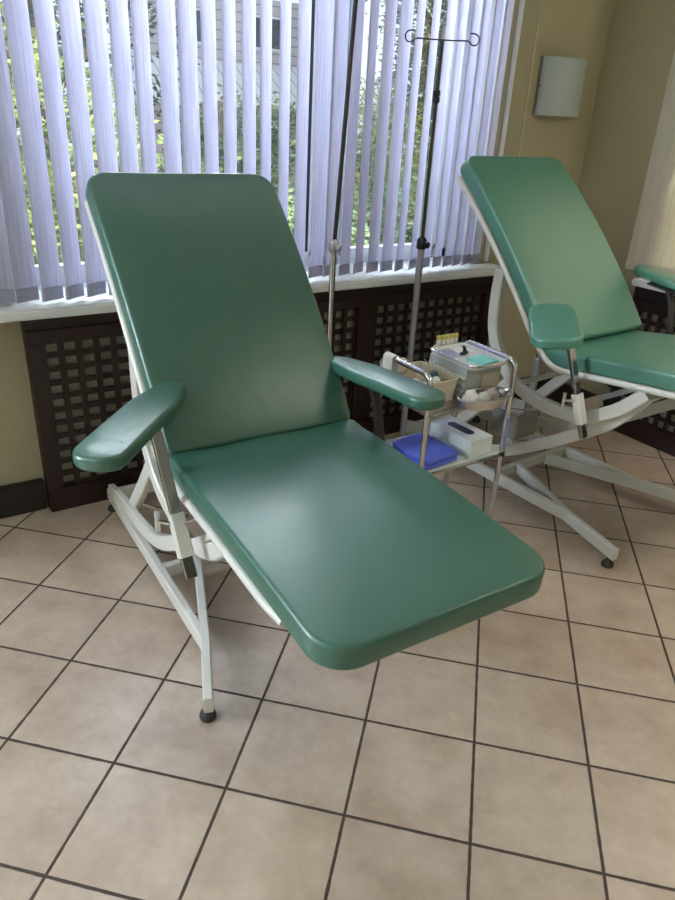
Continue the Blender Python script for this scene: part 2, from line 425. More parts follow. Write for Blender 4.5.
W1X0, W1X1, W1Z0, W1Z1 = 0.40, 2.66, 0.845, 2.40        # opening in the window wall
wb = MB(); T = 0.32
wb.rbox((LX - .2, WY, 0), (-3.3, WY + T, CZ)); wb.rbox((-1.6, WY, 0), (W1X0, WY + T, CZ))
wb.rbox((-3.3, WY, 0), (-1.6, WY + T, W1Z0)); wb.rbox((-3.3, WY, W1Z1), (-1.6, WY + T, CZ)); wb.rbox((W1X1, WY, 0), (RX + .2, WY + T, CZ))
wb.rbox((W1X0, WY, 0), (W1X1, WY + T, W1Z0)); wb.rbox((W1X0, WY, W1Z1), (W1X1, WY + T, CZ))
struct(wb.build('wall_back', M['wall']))
W2Y0, W2Y1 = -0.2, 2.10                                   # opening in the right wall
wr = MB()
wr.rbox((RX, FY, 0), (RX + T, W2Y0, CZ)); wr.rbox((RX, W2Y1, 0), (RX + T, WY, CZ))
wr.rbox((RX, W2Y0, 0), (RX + T, W2Y1, W1Z0)); wr.rbox((RX, W2Y0, W1Z1), (RX + T, W2Y1, CZ))
struct(wr.build('wall_right', M['wall']))
struct(MB().rbox((LX - .2, FY, 0), (LX, WY, CZ)).build('wall_left', M['wall']))
struct(MB().rbox((LX - .2, FY - .2, 0), (RX + T, FY, CZ)).build('wall_front', M['wall']))
struct(MB().rbox((LX - .2, FY - .2, CZ), (RX + T, WY + T, CZ + .1)).build('ceiling', M['ceiling']))

# baseboards
struct(MB().rbox((LX, WY - .032, 0), (0.405, WY, 0.132), bev=.004).build('baseboard_back', M['base']))
bb = MB().rbox((2.80, WY - .032, 0), (RX, WY, 0.132), bev=.004); bb.rbox((RX - .032, 2.21, 0), (RX, WY - .032, 0.132), bev=.004)
struct(bb.build('baseboard_right', M['base']))
# wall trim strips beside the window (casing edge)
tr = MB().rbox((2.722, WY - .014, 0.86), (2.748, WY, 2.5), bev=.003)
struct(tr.build('trim_1', M['frame']))
struct(MB().rbox((2.86, WY - .006, 0.86), (2.872, WY, 2.7), bev=.002).build('trim_2', M['jamb']))
struct(MB().rbox((RX - .012, WY - .012, 0.13), (RX, WY, CZ), bev=.004).build('trim_3', M['wall']))

# window 1: frame, mullions, panes, jamb lining and sill
w1 = bpy.data.objects.new('window_1', None); COL.objects.link(w1); w1.location = (W1X0, WY, W1Z0); struct(w1)
off = Vector((-W1X0, -WY, -W1Z0))
def wpart(mb, name, mat, par=w1, off=off):
    o = mb.build(name, mat, par); o.location = off; return o
fy0, fy1 = 2.93, 2.99
fr = MB()
fr.rbox((W1X0, fy0, W1Z0), (W1X0 + .06, fy1, W1Z1), .006); fr.rbox((2.58, fy0, W1Z0), (W1X1, fy1, W1Z1), .006)
fr.rbox((W1X0, fy0, W1Z0), (W1X1, fy1, 0.90), .006); fr.rbox((W1X0, fy0, W1Z1 - .07), (W1X1, fy1, W1Z1), .006)
for x0, x1 in ((1.80, 1.95),): fr.rbox((x0, fy0, .85), (x1, fy1, W1Z1), .006)
wpart(fr, 'window_frame', M['frame'])
for x0, x1 in ((.46, 1.80), (1.95, 2.58)):
    s_ = MB(); y0, y1 = fy0 - .012, fy1 - .015
    s_.rbox((x0, y0, .895), (x0 + .035, y1, W1Z1 - .07), .004); s_.rbox((x1 - .035, y0, .895), (x1, y1, W1Z1 - .07), .004)
    s_.rbox((x0, y0, .885), (x1, y1, .922), .004); s_.rbox((x0, y0, W1Z1 - .12), (x1, y1, W1Z1 - .07), .004)
    so = wpart(s_, 'sash', M['frame'])
    if x0 < 1: MB().rbox((x1 - .060, y0 + .002, .92), (x1 - .0352, y1, W1Z1 - .12), .002).build('sash_shade_strip', M['black'], so)  # black strip stands in for the shaded side of the sash
    p_ = MB().rbox((x0 + .03, 2.955, .915), (x1 - .03, 2.961, W1Z1 - .11)); po = p_.build('pane', M['glass'], so)
jl = MB()
jl.rbox((W1X0, WY, W1Z0), (W1X0 + .008, fy0, W1Z1)); jl.rbox((W1X1 - .008, WY, W1Z0), (W1X1, fy0, W1Z1)); jl.rbox((W1X0, WY, W1Z1 - .008), (W1X1, fy0, W1Z1))
wpart(jl, 'jamb_lining', M['frame'])
si = MB().rbox((-3.6, 2.565, 0.812), (2.77, WY - .0005, 0.850), .008); si.rbox((W1X0 + .009, WY - .02, .846), (W1X1 - .009, fy0 - .001, .8505))
wpart(si, 'window_sill', M['white_sill'])

# window 2 in the right wall
w2 = bpy.data.objects.new('window_2', None); COL.objects.link(w2); w2.location = (RX, W2Y1, W1Z0); struct(w2)
off2 = Vector((-RX, -W2Y1, -W1Z0)); gx0, gx1 = RX + .2, RX + .26
fr = MB()
fr.rbox((gx0, W2Y0, W1Z0), (gx1, W2Y0 + .07, W1Z1), .006); fr.rbox((gx0, W2Y1 - .07, W1Z0), (gx1, W2Y1, W1Z1), .006)
fr.rbox((gx0, W2Y0, W1Z0), (gx1, W2Y1, .93), .006); fr.rbox((gx0, W2Y0, W1Z1 - .07), (gx1, W2Y1, W1Z1), .006); fr.rbox((gx0, .93, W1Z0), (gx1, 1.03, W1Z1), .006)
wpart(fr, 'window_frame', M['frame'], w2, off2)
for a, b in ((W2Y0 + .06, .94), (1.02, W2Y1 - .06)): wpart(MB().rbox((RX + .228, a, .92), (RX + .234, b, W1Z1 - .06)), 'pane', M['glass'], w2, off2)
wpart(MB().rbox((3.262, -1.0, .806), (RX - .0005, 2.165, .842), .008), 'window_sill', M['white_sill'], w2, off2)

# window 3: unseen, added further left in the same wall to pass fill light
w3 = bpy.data.objects.new('added_window_3', None); COL.objects.link(w3); w3.location = (-3.3, WY, W1Z0); struct(w3)
off3 = Vector((3.3, -WY, -W1Z0)); fr = MB()
for p, q in (((-3.3, .85), (-3.23, 2.4)), ((-1.67, .85), (-1.6, 2.4)), ((-3.3, .85), (-1.6, .92)), ((-3.3, 2.33), (-1.6, 2.4)), ((-2.48, .85), (-2.42, 2.4))): fr.rbox((p[0], fy0, p[1]), (q[0], fy1, q[1]), .006)
wpart(fr, 'window_frame', M['frame'], w3, off3)
for a, b in ((-3.24, -2.47), (-2.43, -1.66)): wpart(MB().rbox((a, 2.955, .91), (b, 2.961, 2.34)), 'pane', M['glass'], w3, off3)

# ------------------------------------------------------------------ vertical blinds
def vane_mesh(name, z0, z1, wdt, mat, par, loc, ang, wave):
    """one hanging fabric vane: thin curved strip with a real thickness"""
    n = 8; th = 0.0009; mb = MB(); vs = []
    zs = [z0, z0 + .045, z0 + .3, z0 + .7, z1 - .2, z1]
    for z in zs:
        for side in (-1, 1):
            for i in range(n + 1):
                u = -wdt / 2 + wdt * i / n
                c = 0.0035 * (1 - (2 * u / wdt) ** 2) + wave * math.sin((z - z0) * 1.7) * 0.004
                vs.append((u, c + side * th, z))
    k = 2 * (n + 1); fs = []
    for j in range(len(zs) - 1):
        for i in range(n):
            fs.append((j * k + i, j * k + i + 1, (j + 1) * k + i + 1, (j + 1) * k + i))
            a = j * k + n + 1; b = (j + 1) * k + n + 1; fs.append((a + i + 1, a + i, b + i, b + i + 1))
        for i in (0, n): fs.append((j * k + i, j * k + n + 1 + i, (j + 1) * k + n + 1 + i, (j + 1) * k + i))
    for j in (0, len(zs) - 1):
        for i in range(n): fs.append((j * k + i, j * k + i + 1, j * k + n + 2 + i, j * k + n + 1 + i))
    mb.add(vs, fs)
    o = mb.build(name, mat, par, 60); o.location = loc; o.rotation_euler = (0, 0, ang)
    return o
def hem(z0, wdt, par, mat):
    mb = MB().box((0, .0016, z0 + .0235), (wdt * .99, .0115, .043), bev=.0015)
    mb.box((0, .0016, z0 + .046), (wdt * .985, .0075, .002))
    return mb.build('hem_weight', mat, par)

VY, VW = 2.635, 0.089
blind = thing('vertical_blind', 'lavender white vertical blind with half open vanes over the wide garden window', 'blind', (1.5, VY, .86))
lo = Vector((-1.5, -VY, -.86))
hr = MB().rbox((.26, VY - .025, 2.262), (2.72, VY + .025, 2.305), .004); o = hr.build('headrail', M['frame'], blind); o.location = lo
vis = [(.49, .071), (.574, .061), (.651, .066), (.731, .069), (.807, .067), (.888, .058), (.977, .064), (1.045, .070), (1.135, .056), (1.212, .053), (1.295, .055),
       (1.372, .048), (1.456, .046), (1.533, .056), (1.617, .067), (1.689, .059), (1.778, .051), (1.860, .043), (1.933, .058), (2.013, .064), (2.101, .041), (2.187, .040),
       (2.265, .045), (2.337, .046), (2.405, .048), (2.470, .045), (2.535, .047), (2.595, .050)]
spec = [(0.285, 0.12), (0.352, 0.10), (0.438, .40)]
for X, wv in vis:
    X *= VY / 2.66; wv *= VY / 2.66
    k = (X + wv / 2) / VY; Rm = math.hypot(1, k); a = math.acos(max(-1, min(1, wv / VW / Rm))) - math.atan(k)
    spec.append((X + wv / 2 + .004, a))
rng = random.Random(3)
for i, (x, a) in enumerate(spec):
    z0 = .862 + rng.uniform(-.002, .003) + (.004 if i > 8 else 0)
    v = vane_mesh('vane', 0, 2.262 - z0, VW, M['vane'], blind, Vector((x, VY, z0)) + lo, a, rng.uniform(-1, 1))
    hem(0, VW, v, M['pocket'])
# bead chain linking the hems
bc = MB()
pts = []
for i, (x, a) in enumerate(spec[:-1]):
    x2, a2 = spec[i + 1]
    A = Vector((x + VW / 2 * math.cos(a), VY + VW / 2 * math.sin(a), .872)); B = Vector((x2 - VW / 2 * math.cos(a2), VY - VW / 2 * math.sin(a2), .872))
    for j in range(5): t = j / 4; p = A.lerp(B, t); p.z -= .009 * math.sin(PI * t); pts.append(p)
    bc.tube(pts[-5:], .0012, 6)
o = bc.build('bead_chain', M['bead'], blind); o.location = lo

SX = 3.335
blind2 = thing('vertical_blind', 'cream vertical blind closed over the right hand side window', 'blind', (SX, 1.0, .86))
lo2 = Vector((-SX, -1.0, -.86))
o = MB().rbox((SX - .025, -.3, 2.262), (SX + .025, 2.27, 2.305), .004).build('headrail', M['frame'], blind2); o.location = lo2
for i in range(31):
    y = 2.215 - i * .0805
    v = vane_mesh('vane', 0, 2.262 - .868, VW, M['vane_cream'], blind2, Vector((SX, y, .868)) + lo2, PI / 2 + .16 + rng.uniform(-.05, .05), rng.uniform(-1, 1))
    hem(0, VW, v, M['vane_cream'])

# ------------------------------------------------------------------ radiator covers
def lattice(mb_v, mb_h, x0, x1, z0, z1, y, px, pz, bw, bh):
    n = max(1, round((x1 - x0) / px)); m_ = max(1, round((z1 - z0) / pz))
    for i in range(n + 1):
        x = x0 + (x1 - x0) * i / n; mb_v.rbox((x - bw / 2, y, z0), (x + bw / 2, y + .008, z1))
    for j in range(m_ + 1):
        z = z0 + (z1 - z0) * j / m_; mb_h.rbox((x0, y + .006, z - bh / 2), (x1, y + .014, z + bh / 2))
def radiator_cover(t, axis, a0, a1, face, cuts, top):
    """axis 'x': along the window wall at y = face; parts in world minus t.location"""
    lo = -Vector(t.location)
    def B(p, q, bev=.003):
        return (p, q, bev)
    Fm = MB(); y = face
    Fm.rbox((a0, y - .02, 0), (a1, y + .012, .10), .003); Fm.rbox((a0, y - .02, top - .048), (a1, y + .012, top), .003)
    Fm.rbox((a0, y - .012, top), (a1, y + .012, .806), .003)
    xs = [a0] + cuts + [a1]
    for i, x in enumerate(xs):
        w0, w1 = (0, .052) if i == 0 else ((-.075, 0) if i == len(xs) - 1 else (-.055, .055))
        Fm.rbox((x + w0, y - .018, .0995), (x + w1, y + .012, top - .0475), .003)
    f_ = Fm.build('screen_frame', M['wood'], t)
    for i in range(len(xs) - 1):
        v, h = MB(), MB(); x0 = xs[i] + (.052 if i == 0 else .055); x1 = xs[i + 1] - (.075 if i == len(xs) - 2 else .055)
        lattice(v, h, x0, x1, .10, top - .048, y - .006, .0632, .0575, .023, .022)
        v.v += []; b = len(v.v); v.v += h.v; v.f += [tuple(q + b for q in ff) for ff in h.f]
        o = v.build('lattice_panel', M['wood'], t); o.location = lo
    f_.location = lo
    o = MB().rbox((a0 + .021, y + .022, .02), (a1 - .021, y + .027, .80)).build('backing_panel', M['wood_in'], t); o.location = lo
    for p, q in ((a0, a0 + .02), (a1 - .02, a1)):
        o = MB().rbox((p, y + .01, 0), (q, y + .05, .80)).build('side_panel', M['wood'], t); o.location = lo
rc = thing('radiator_cover', 'long dark wooden lattice radiator cover under the garden window sill', 'radiator cover', (1.59, WY, 0))
radiator_cover(rc, 'x', .412, 2.775, WY - .054, [1.175, 1.935], .755)
rc2 = thing('radiator_cover', 'dark lattice radiator cover beneath the right side window, behind the further chair', 'radiator cover', (RX - .004, 1.0, 0))
rc2.rotation_euler = (0, 0, -PI / 2)
# built along x in its own space, then turned to face the room
t_ = rc2; keep = Vector(t_.location); t_.location = (0, 0, 0)
radiator_cover(t_, 'x', -1.17, 1.3, -.056, [-.45, .35], .735)
t_.location = keep

# ------------------------------------------------------------------ wall lamp
lamp = thing('wall_lamp', 'frosted half round wall lamp on the beige wall above the further chair', 'lamp', (3.072, WY, 1.70))
pr = MB(); vs = []; n = 20
for z in (-.128, .128):
    for rr in (.148, .143):
        for i in range(n + 1):
            t = PI * i / n; vs.append((-.148 * math.cos(t) * rr / .148, -.012 - .085 * math.sin(t) * rr / .148, z))
k = n + 1; fs = []
for i in range(n):
    fs += [(i, i + 1, 2 * k + i + 1, 2 * k + i), (k + i + 1, k + i, 3 * k + i, 3 * k + i + 1), (i, k + i, k + i + 1, i + 1), (2 * k + i, 2 * k + i + 1, 3 * k + i + 1, 3 * k + i)]
fs += [(0, k, 3 * k, 2 * k), (n, 2 * k + n, 3 * k + n, k + n)]
pr.add(vs, fs); pr.build('lamp_shade', M['shade'], lamp, 40)
MB().rbox((-.135, -.012, -.12), (.135, -.0006, .12), .003).build('back_plate', M['lamp_back'], lamp)
e = MB().rbox((-.151, -.016, -.129), (-.1485, -.001, .129), .0005); e.lathe((-.15, -.022, 0), [(.006, -.004), (.006, .004)], 10, (0, 1, 0)); e.build('clip_edge', M['lamp_back'], lamp)
MB().lathe((0, -.045, -.08), [(.014, 0), (.014, .06), (.03, .09), (.03, .12), (.012, .14)], 14).build('bulb', M['vial'], lamp)

# ------------------------------------------------------------------ donor chairs
def build_chair(label, xc, yaw, P):
    t = thing('donor_chair', label, 'chair', (xc, 2.0, 0), yaw, 'reclining green donor chairs')
    V = lambda lx, d, z: Vector((lx, -d, z))
    vin = P['vinyl']; th = .062
    # ---- pads
    def prof_fn(A, Bp, bulge, sgn):
        A, Bp = Vector(A), Vector(Bp); ax = (Bp - A); L = ax.length; ax.normalize()
        nrm = Vector((-ax.y, ax.x)) * sgn               # (d, z) normal on the sitter's side
        def pt(s, tt):
            q = s / L; p = A + ax * s + nrm * (tt + bulge * 4 * q * (1 - q)); sl = bulge * 4 * (1 - 2 * q) / L
            return p
        return pt, L, nrm
    bpt, BL, bn = prof_fn(P['seam'], P['top'], P['bulge'], -1)
    spt, SL, sn = prof_fn(P['seam_s'], P['foot'], .008, 1)
    def wrinkle(u, s): return 0.0
    mb = slab(P['w'], BL, .065, th, .012, .006, r2=.022, taper=P['taper_b'], bend=lambda u, s, tt: V(u, *bpt(s + BL / 2, tt)))
    mb.build('backrest', vin, t, 60)
    def sbend(u, s, tt):
        q = (s + SL / 2) / SL
        if tt > -0.02:   # hollow where people sit, a few soft folds near the back
            tt += -.006 * math.exp(-((q - .3) / .25) ** 2) * math.exp(-(u / .2) ** 2)
            tt += .0028 * math.sin(38 * (q - .55 * u) + 1.2) * math.exp(-((q - .06) / .10) ** 2)
        return V(u, *spt(s + SL / 2, tt))
    mb = slab(P['w'], SL, .085, th, .012, .008, r2=.022, taper=.02, bend=sbend)
    mb.build('seat', vin, t, 60)
    # ---- tubular pad frame
    q = -th - .0115
    for sx in (-1, 1):
        lx = sx * (P['w'] / 2 - .004)
        path = [V(lx, *bpt(BL * .93, q)), V(lx, *bpt(BL * .75, q)), V(lx, *bpt(BL * .5, q)), V(lx, *bpt(BL * .25, q)), V(lx, *bpt(BL * .10, q))]
        path += [V(lx, *spt(SL * .05, q)), V(lx, *spt(SL * .35, q)), V(lx, *spt(SL * .7, q)), V(lx * .97, *spt(SL * .78, q))]
        MB().tube(round_path(path, .09), .012, 12).build('side_rail', M['enamel'], t)
    wv = P['w'] / 2 - .004
    for f_, s in ((bpt, BL * .9), (bpt, BL * .45), (spt, SL * .3), (spt, SL * .72)): MB().tube([V(-wv * .985, *f_(s, q)), V(wv * .985, *f_(s, q))], .0105, 10).build('cross_tube', M['enamel'], t)
    # ---- rocker arcs under the pads
    for sx in (-1, 1):
        lx = P['arc_x'] * (-1 if sx < 0 else 1.1)
        pts = [V(lx, a, z + P['dz']) for a, z in P['arc']]
        MB().bar(smooth(pts, 6), .050, .032, upv=(1, 0, 0)).build('rocker_arc', M['enamel'], t)
    aa = P['arc']
    for i in (4, 8): MB().tube([V(-P['arc_x'], aa[i][0], aa[i][1] + P['dz']), V(P['arc_x'], aa[i][0], aa[i][1] + P['dz'])], .012, 10).build('arc_spacer', M['enamel'], t)
    # ---- base: rails, cross bars, diagonals, lifting arcs, struts and feet
    bx = P['base_x']; hw = .262; fd = P['foot_d']
    RW, RH, rz = .028, .050, .066
    for sx in (-1, 1):
        X = bx + sx * hw; xf = bx + sx * (hw + .085)
        MB().bar([V(X, -.555, rz), V(X, .485, rz)], RW, RH, upv=(0, 0, 1)).build('base_rail', M['enamel'], t)
        MB().bar([V(bx + sx * P['brace'], .075, rz + .0005), V(X, .475, rz + .0005), V(xf, fd, rz + .0005)], RW, RH, upv=(0, 0, 1)).build('base_leg', M['enamel'], t)
        for d in (-.53, fd - .025):
            fx = X if d < 0 else X + sx * .078
            f = MB().lathe(V(fx, d, 0), [(.022, 0), (.024, .006), (.021, .016), (.010, .026), (.007, .03), (.007, .043)], 18)
            f.build('foot', M['rubber'], t)
        lx = sx * P['arc_x']
        pts = [V(lx + bx * .5, a, z) for a, z in ((-.50, .11), (-.33, .145), (-.07, .172), (.119, .225), (.31, .335), (.47, .445), (.60, .545), (.72, P['link_z']))]
        MB().bar(smooth(pts, 6), .050, .026, upv=(1, 0, 0)).build('lift_arc', M['enamel'], t)
        pts = [V(lx * .93 + bx * .5, a, z) for a, z in ((-.30, .10), (-.22, .195), (-.09, .335), (.03, .47), (.10, .545))]
        MB().bar(smooth(pts, 6), .050, .030, upv=(1, 0, 0)).build('strut', M['enamel'], t)
    for d in (-.54, .06): MB().bar([V(bx - hw, d, rz), V(bx + hw, d, rz)], .028, .046, upv=(0, 0, 1)).build('cross_bar', M['enamel'], t)
    # ---- motor box and lifting rod
    if P['motor']:
        bxm = MB().box(V(.05, -.06, .245), (.155, .155, .13), bev=.006); mo = bxm.build('motor_box', M['grey_box'], t)
        MB().box(V(.05, -.06, .3125), (.158, .158, .010), bev=.003).build('box_lid', M['box_lid'], mo)
        MB().bar([V(.05, -.06, .185), V(.05, -.06, .07)], .05, .05).build('box_bracket', M['enamel'], mo)
        rd = MB().tube([V(.02, .03, .315), V(.02, .035, .585)], .019, 14); ro = rd.build('lift_cylinder', M['grey_steel'], t)
        MB().tube([V(.02, .035, .575), V(.02, .03, P['seam'][1] - .07)], .010, 12).build('piston_rod', M['chrome'], ro)
    gs = MB().tube([V(.0, .29, P['gs'][0]), V(.0, .38, P['gs'][1])], .011, 12); go = gs.build('gas_spring', M['grey_steel'], t)
    MB().tube([V(.0, .37, P['gs'][1] + .003), V(0, .46, P['gs'][2])], .014, 12).build('spring_body', M['black'], go)
    lb = MB().bar([V(-.2, .30, P['bar_z'][0]), V(-.2, .64, P['bar_z'][1])], .008, .022, upv=(0, 0, 1)); lb.build('release_bar', M['steel'], t)
    lw = MB().tube([V(-.23, .30, P['bar_z'][0] + .02), V(-.28, .22, P['bar_z'][0] - .005), V(-.32, .12, P['bar_z'][0] - .02)], .004, 8); lw.build('release_lever', M['chrome'], t)
    # ---- armrests
    for A in P['arms']:
        sx = A['sx']; c = Vector(A['post_top']); b_ = Vector(A['post_bot'])
        W_, L_ = A.get('w', .135), A['len']; ang = A['ang']; fr_ = A['frac']
        # pad axis: angle measured from straight towards the foot, turning outwards
        axv = Vector((sx * math.sin(ang) * math.cos(A['tilt']), -math.cos(ang) * math.cos(A['tilt']), math.sin(A['tilt'])))
        side = Vector((axv.y, -axv.x, 0)).normalized() * -1
        side = (side + Vector((0, 0, A.get('roll', 0)))).normalized()
        nv = axv.cross(side); nv = nv if nv.z > 0 else -nv
        topc = Vector(A['rear']) + axv * (fr_ * L_) if 'rear' in A else c + nv * .039
        def abend(u, s, tt):
            f = (s + L_ / 2) / L_
            wv_ = 1 - A.get('nar', .5) * max(0, (.35 - f) / .35) ** 1.3
            return topc + axv * (s + L_ / 2 - fr_ * L_) + side * u * wv_ + nv * (tt - .004 * (2 * f - 1) ** 2)
        pad = slab(W_, L_, .055, .037, .012, .004, bend=abend).build('armrest', vin, t, 60)
        pl = MB(); ctr = c - nv * .001
        Rm = Matrix((side, axv, nv)).transposed()
        pl.box(ctr + axv * .02, (.05, .22, .006), Rm, .002); pl.build('mount_plate', M['dark_steel'], pad)
        dirv = (b_ - c).normalized()
        mid = c + dirv * (b_ - c).length * .66
        bow = Vector((0, -.012, 0)) if A.get('bow') else Vector((0, 0, 0))
        po = MB().bar(smooth([c, c + dirv * .06 + bow, c.lerp(mid, .6) + bow * .6, mid], 6), .016, .030, upv=(1, 0, 0)); po = po.build('armrest_post', M['post'] if not A.get('bow') else M['dark_steel'], pad)
        sl = MB().bar([c.lerp(b_, .60), c.lerp(b_, .87)], .030, .040, upv=(1, 0, 0)); sl.build('clamp_sleeve', M['enamel'], pad)
        MB().bar([c.lerp(b_, .86), b_], .018, .032, upv=(1, 0, 0)).build('post_end', M['post'], pad)
        s0 = c.lerp(b_, .72)
        inner = [Vector((sx * .18, s0.y - .05, s0.z + .035))] if not P['motor'] else []
        MB().bar([s0 + Vector((-sx * .012, 0, .0)), Vector((sx * (P['w'] / 2 - .03), s0.y - .04, s0.z + .03))] + inner, .005, .05, upv=(0, 0, 1)).build('clamp_bracket', M['post'], pad)
        h = c.lerp(b_, .66)
        kb = MB().tube([h + Vector((sx * .012, .0, 0)), h + Vector((sx * .045, .03, .0))], .006, 8); kb.tube([h + Vector((sx * .045, .03, -.028)), h + Vector((sx * .045, .03, .028))], .007, 8)
        kb.build('clamp_knob', M['chrome'], pad)
    return t

ARC = [(-.005, .995), (-.010, .865), (.004, .742), (.060, .640), (.160, .556), (.290, .520), (.408, .519), (.510, .543), (.600, .590), (.665, .645), (.722, .705)]
C1 = dict(w=.612, taper_b=.035, seam=(.355, .652), seam_s=(.345, .652), top=(-.268, 1.328), foot=(1.215, .622), bulge=.026, vinyl=M['vinyl'], arc=ARC, dz=-.112, arc_x=.268, brace=.13, foot_d=.705,
          base_x=.0, splay=.085, link_z=.60, motor=False, gs=(.53, .52, .51), bar_z=(.40, .54),
          arms=[dict(sx=-1, post_top=(-.345, -.372, .784), post_bot=(-.335, -.585, .405), len=.52, ang=math.radians(41), frac=.365, tilt=0.0, bow=False, w=.125, nar=.55),
                dict(sx=1, post_top=(.332, -.40, .784), post_bot=(.335, -.52, .42), len=.51, ang=math.radians(4), frac=.43, tilt=.055, bow=True, w=.115)])
build_chair('nearer green reclining donor chair with its foot end facing the camera', .885, -.024, C1)
C2 = dict(w=.618, taper_b=-.035, seam=(.322, .772), seam_s=(.285, .748), top=(-.262, 1.402), foot=(1.150, .842), bulge=.028, vinyl=M['vinyl_lit'], arc=ARC, dz=0.0, arc_x=.268, brace=.10, foot_d=.765,
          base_x=.065, splay=.0, link_z=.70, motor=True, gs=(.615, .60, .585), bar_z=(.47, .685),
          arms=[dict(sx=-1, post_top=(-.385, -.43, .885), post_bot=(-.340, -.56, .488), len=.395, ang=.835, frac=.25, tilt=-.064, roll=.12, rear=(-.367, -.329, .945), nar=.12, bow=False, w=.165),
                dict(sx=1, rear=(.378, -.185, 1.005), post_top=(.352, -.37, .932), post_bot=(.335, -.50, .50), len=.56, ang=math.radians(4), frac=.36, tilt=-.145, bow=True, w=.125)])
build_chair('further green reclining donor chair beside the right hand corner, behind the steel cart', 2.388, .05, C2)

# ------------------------------------------------------------------ drip stands
def drip_stand(label, x, y, tilt, knob_z, top_z, rod, hooks_z, body_r, body_m, rod_m):
    t = thing('drip_stand', label, 'drip stand', (x, y, 0), 0, 'chrome drip stands by the window')
    b = MB()
    for i in range(5):
        a = 2 * PI * i / 5 + PI / 5; p = Vector((math.cos(a), math.sin(a), 0))
        b.bar([p * .02 + Vector((0, 0, .075)), p * .10 + Vector((0, 0, .068)), p * .14 + Vector((0, 0, .055))], .022, .016)
    bo = b.build('star_base', M['steel'], t)
    for i in range(5):
        a = 2 * PI * i / 5 + PI / 5; p = Vector((math.cos(a), math.sin(a), 0)) * .14
        MB().lathe(p + Vector((0, -.009, .022)), [(.018, 0), (.022, .004), (.022, .014), (.018, .018)], 14, (0, 1, 0)).tube([p + Vector((0, 0, .044)), p + Vector((0, 0, .058))], .006, 8).build('caster', M['rubber'], bo)
    MB().tube([(0, 0, .06), (0, 0, knob_z)], body_r, 16).build('lower_pole', body_m, t)
    MB().lathe((0, 0, knob_z - .022), [(body_r * 1.25, 0), (body_r * 1.5, .006), (body_r * 1.5, .036), (body_r * 1.2, .044), (rod * 1.6, .050)], 18).build('collar', M['steel'] if body_m is M['chrome'] else M['black'], t)
    kn = MB().lathe((0, -body_r - .002, knob_z), [(.005, 0), (.005, -.012), (.014, -.013), (.014, -.024), (.009, -.027)], 14, (0, 1, 0)); kn.build('clamp_knob', M['steel'] if body_m is M['chrome'] else M['black'], t)
    e = Vector((math.sin(tilt), 0, math.cos(tilt))) * (top_z - knob_z) + Vector((0, 0, knob_z))
    u = MB().tube([(0, 0, knob_z - .05), e], rod, 12); u.build('upper_rod', rod_m, t)
    if hooks_z:
        MB().lathe((0, 0, hooks_z), [(rod * 1.2, -.025), (rod * 2.0, -.02), (rod * 2.0, -.004), (rod * 1.3, 0), (rod * 2.1, .004), (rod * 2.1, .018), (rod * 1.2, .024)], 14).build('rod_joint', M['black'], t)
    hk = MB(); z = e.z; ex = e.x
    for s in (-1, 1):
        pts = [(ex + s * q * .79 * math.cos(.56), -s * q * .79 * math.sin(.56), z + dz_) for q, dz_ in ((0, 0), (.05, 0), (.128, .002), (.15, -.014), (.175, -.010), (.182, .012), (.165, .026), (.135, .027))]
        hk.tube(round_path(pts, .012), .0028, 8)
    hk.tube([(ex, 0, z - .01), (ex, 0, z + .045)], .0026, 8)
    hk.build('hook_bar', M['dark_steel'], t)
    MB().box((ex + .004, 0, z + .024), (.012, .012, .045), bev=.002).build('top_tab', M['vial'], t)
drip_stand('tall drip stand just right of the nearer chair backrest, its top out of view', 1.572, 2.40, .052, 1.04, 2.18, .0085, None, .0135, M['chrome'], M['dark_steel'])
drip_stand('drip stand with two wire hooks showing at its top, behind the steel cart', 1.998, 2.36, 0, 1.038, 1.797, .0072, 1.604, .0150, M['grey_steel'], M['dark_steel'])

# ------------------------------------------------------------------ instrument cart
CX0, CX1, CY0, CY1 = 1.470, 1.868, 1.618, 1.892
ct = thing('instrument_cart', 'small chrome two shelf medical cart between the two green chairs', 'cart', ((CX0 + CX1) / 2, (CY0 + CY1) / 2, 0))
co = -Vector(ct.location)
def cpart(mb, name, mat, par=ct):
    o = mb.build(name, mat, par)
    if par is ct: o.location = co
    return o
for X in (CX0, CX1):
    fr_ = cpart(MB().tube(round_path([(X, CY0, .055), (X, CY0, .755), (X, CY1, .755), (X, CY1, .055)], .045), .0105, 14), 'side_frame', M['chrome'])
    for y in (CY0, CY1):
        w = MB().lathe((X, y - .009, .024), [(.019, 0), (.024, .004), (.024, .014), (.019, .018)], 14, (0, 1, 0)).tube([(X, y, .046), (X, y, .066)], .008, 8)
        cpart(w, 'caster', M['rubber'], fr_)
    for y in (CY0, CY1):
        cpart(MB().lathe((X, y, .378), [(.0135, 0), (.0135, .016)], 12), 'shelf_clip', M['dark_steel'], fr_)
SZ = .622
s_ = MB().rbox((CX0 - .004, CY0 + .012, SZ - .012), (CX1 + .004, CY1 - .012, SZ - .003), .002); cpart(s_, 'top_shelf', M['steel'])
s_ = MB()
for y in (CY0, CY1):
    for z in (SZ - .0105, .380): cpart(MB().tube([(CX0, y, z), (CX1, y, z)], .007, 10), 'shelf_rail', M['chrome'])
LZ = .398
cpart(MB().rbox((CX0 - .006, CY0 - .004, LZ - .010), (CX1 + .006, CY1 + .004, LZ), .003), 'lower_shelf', M['shelf_glass'])
cpart(MB().box((CX1 - .001, CY0 - .0108, .47), (.014, .001, .13)), 'sticker', M['label'])

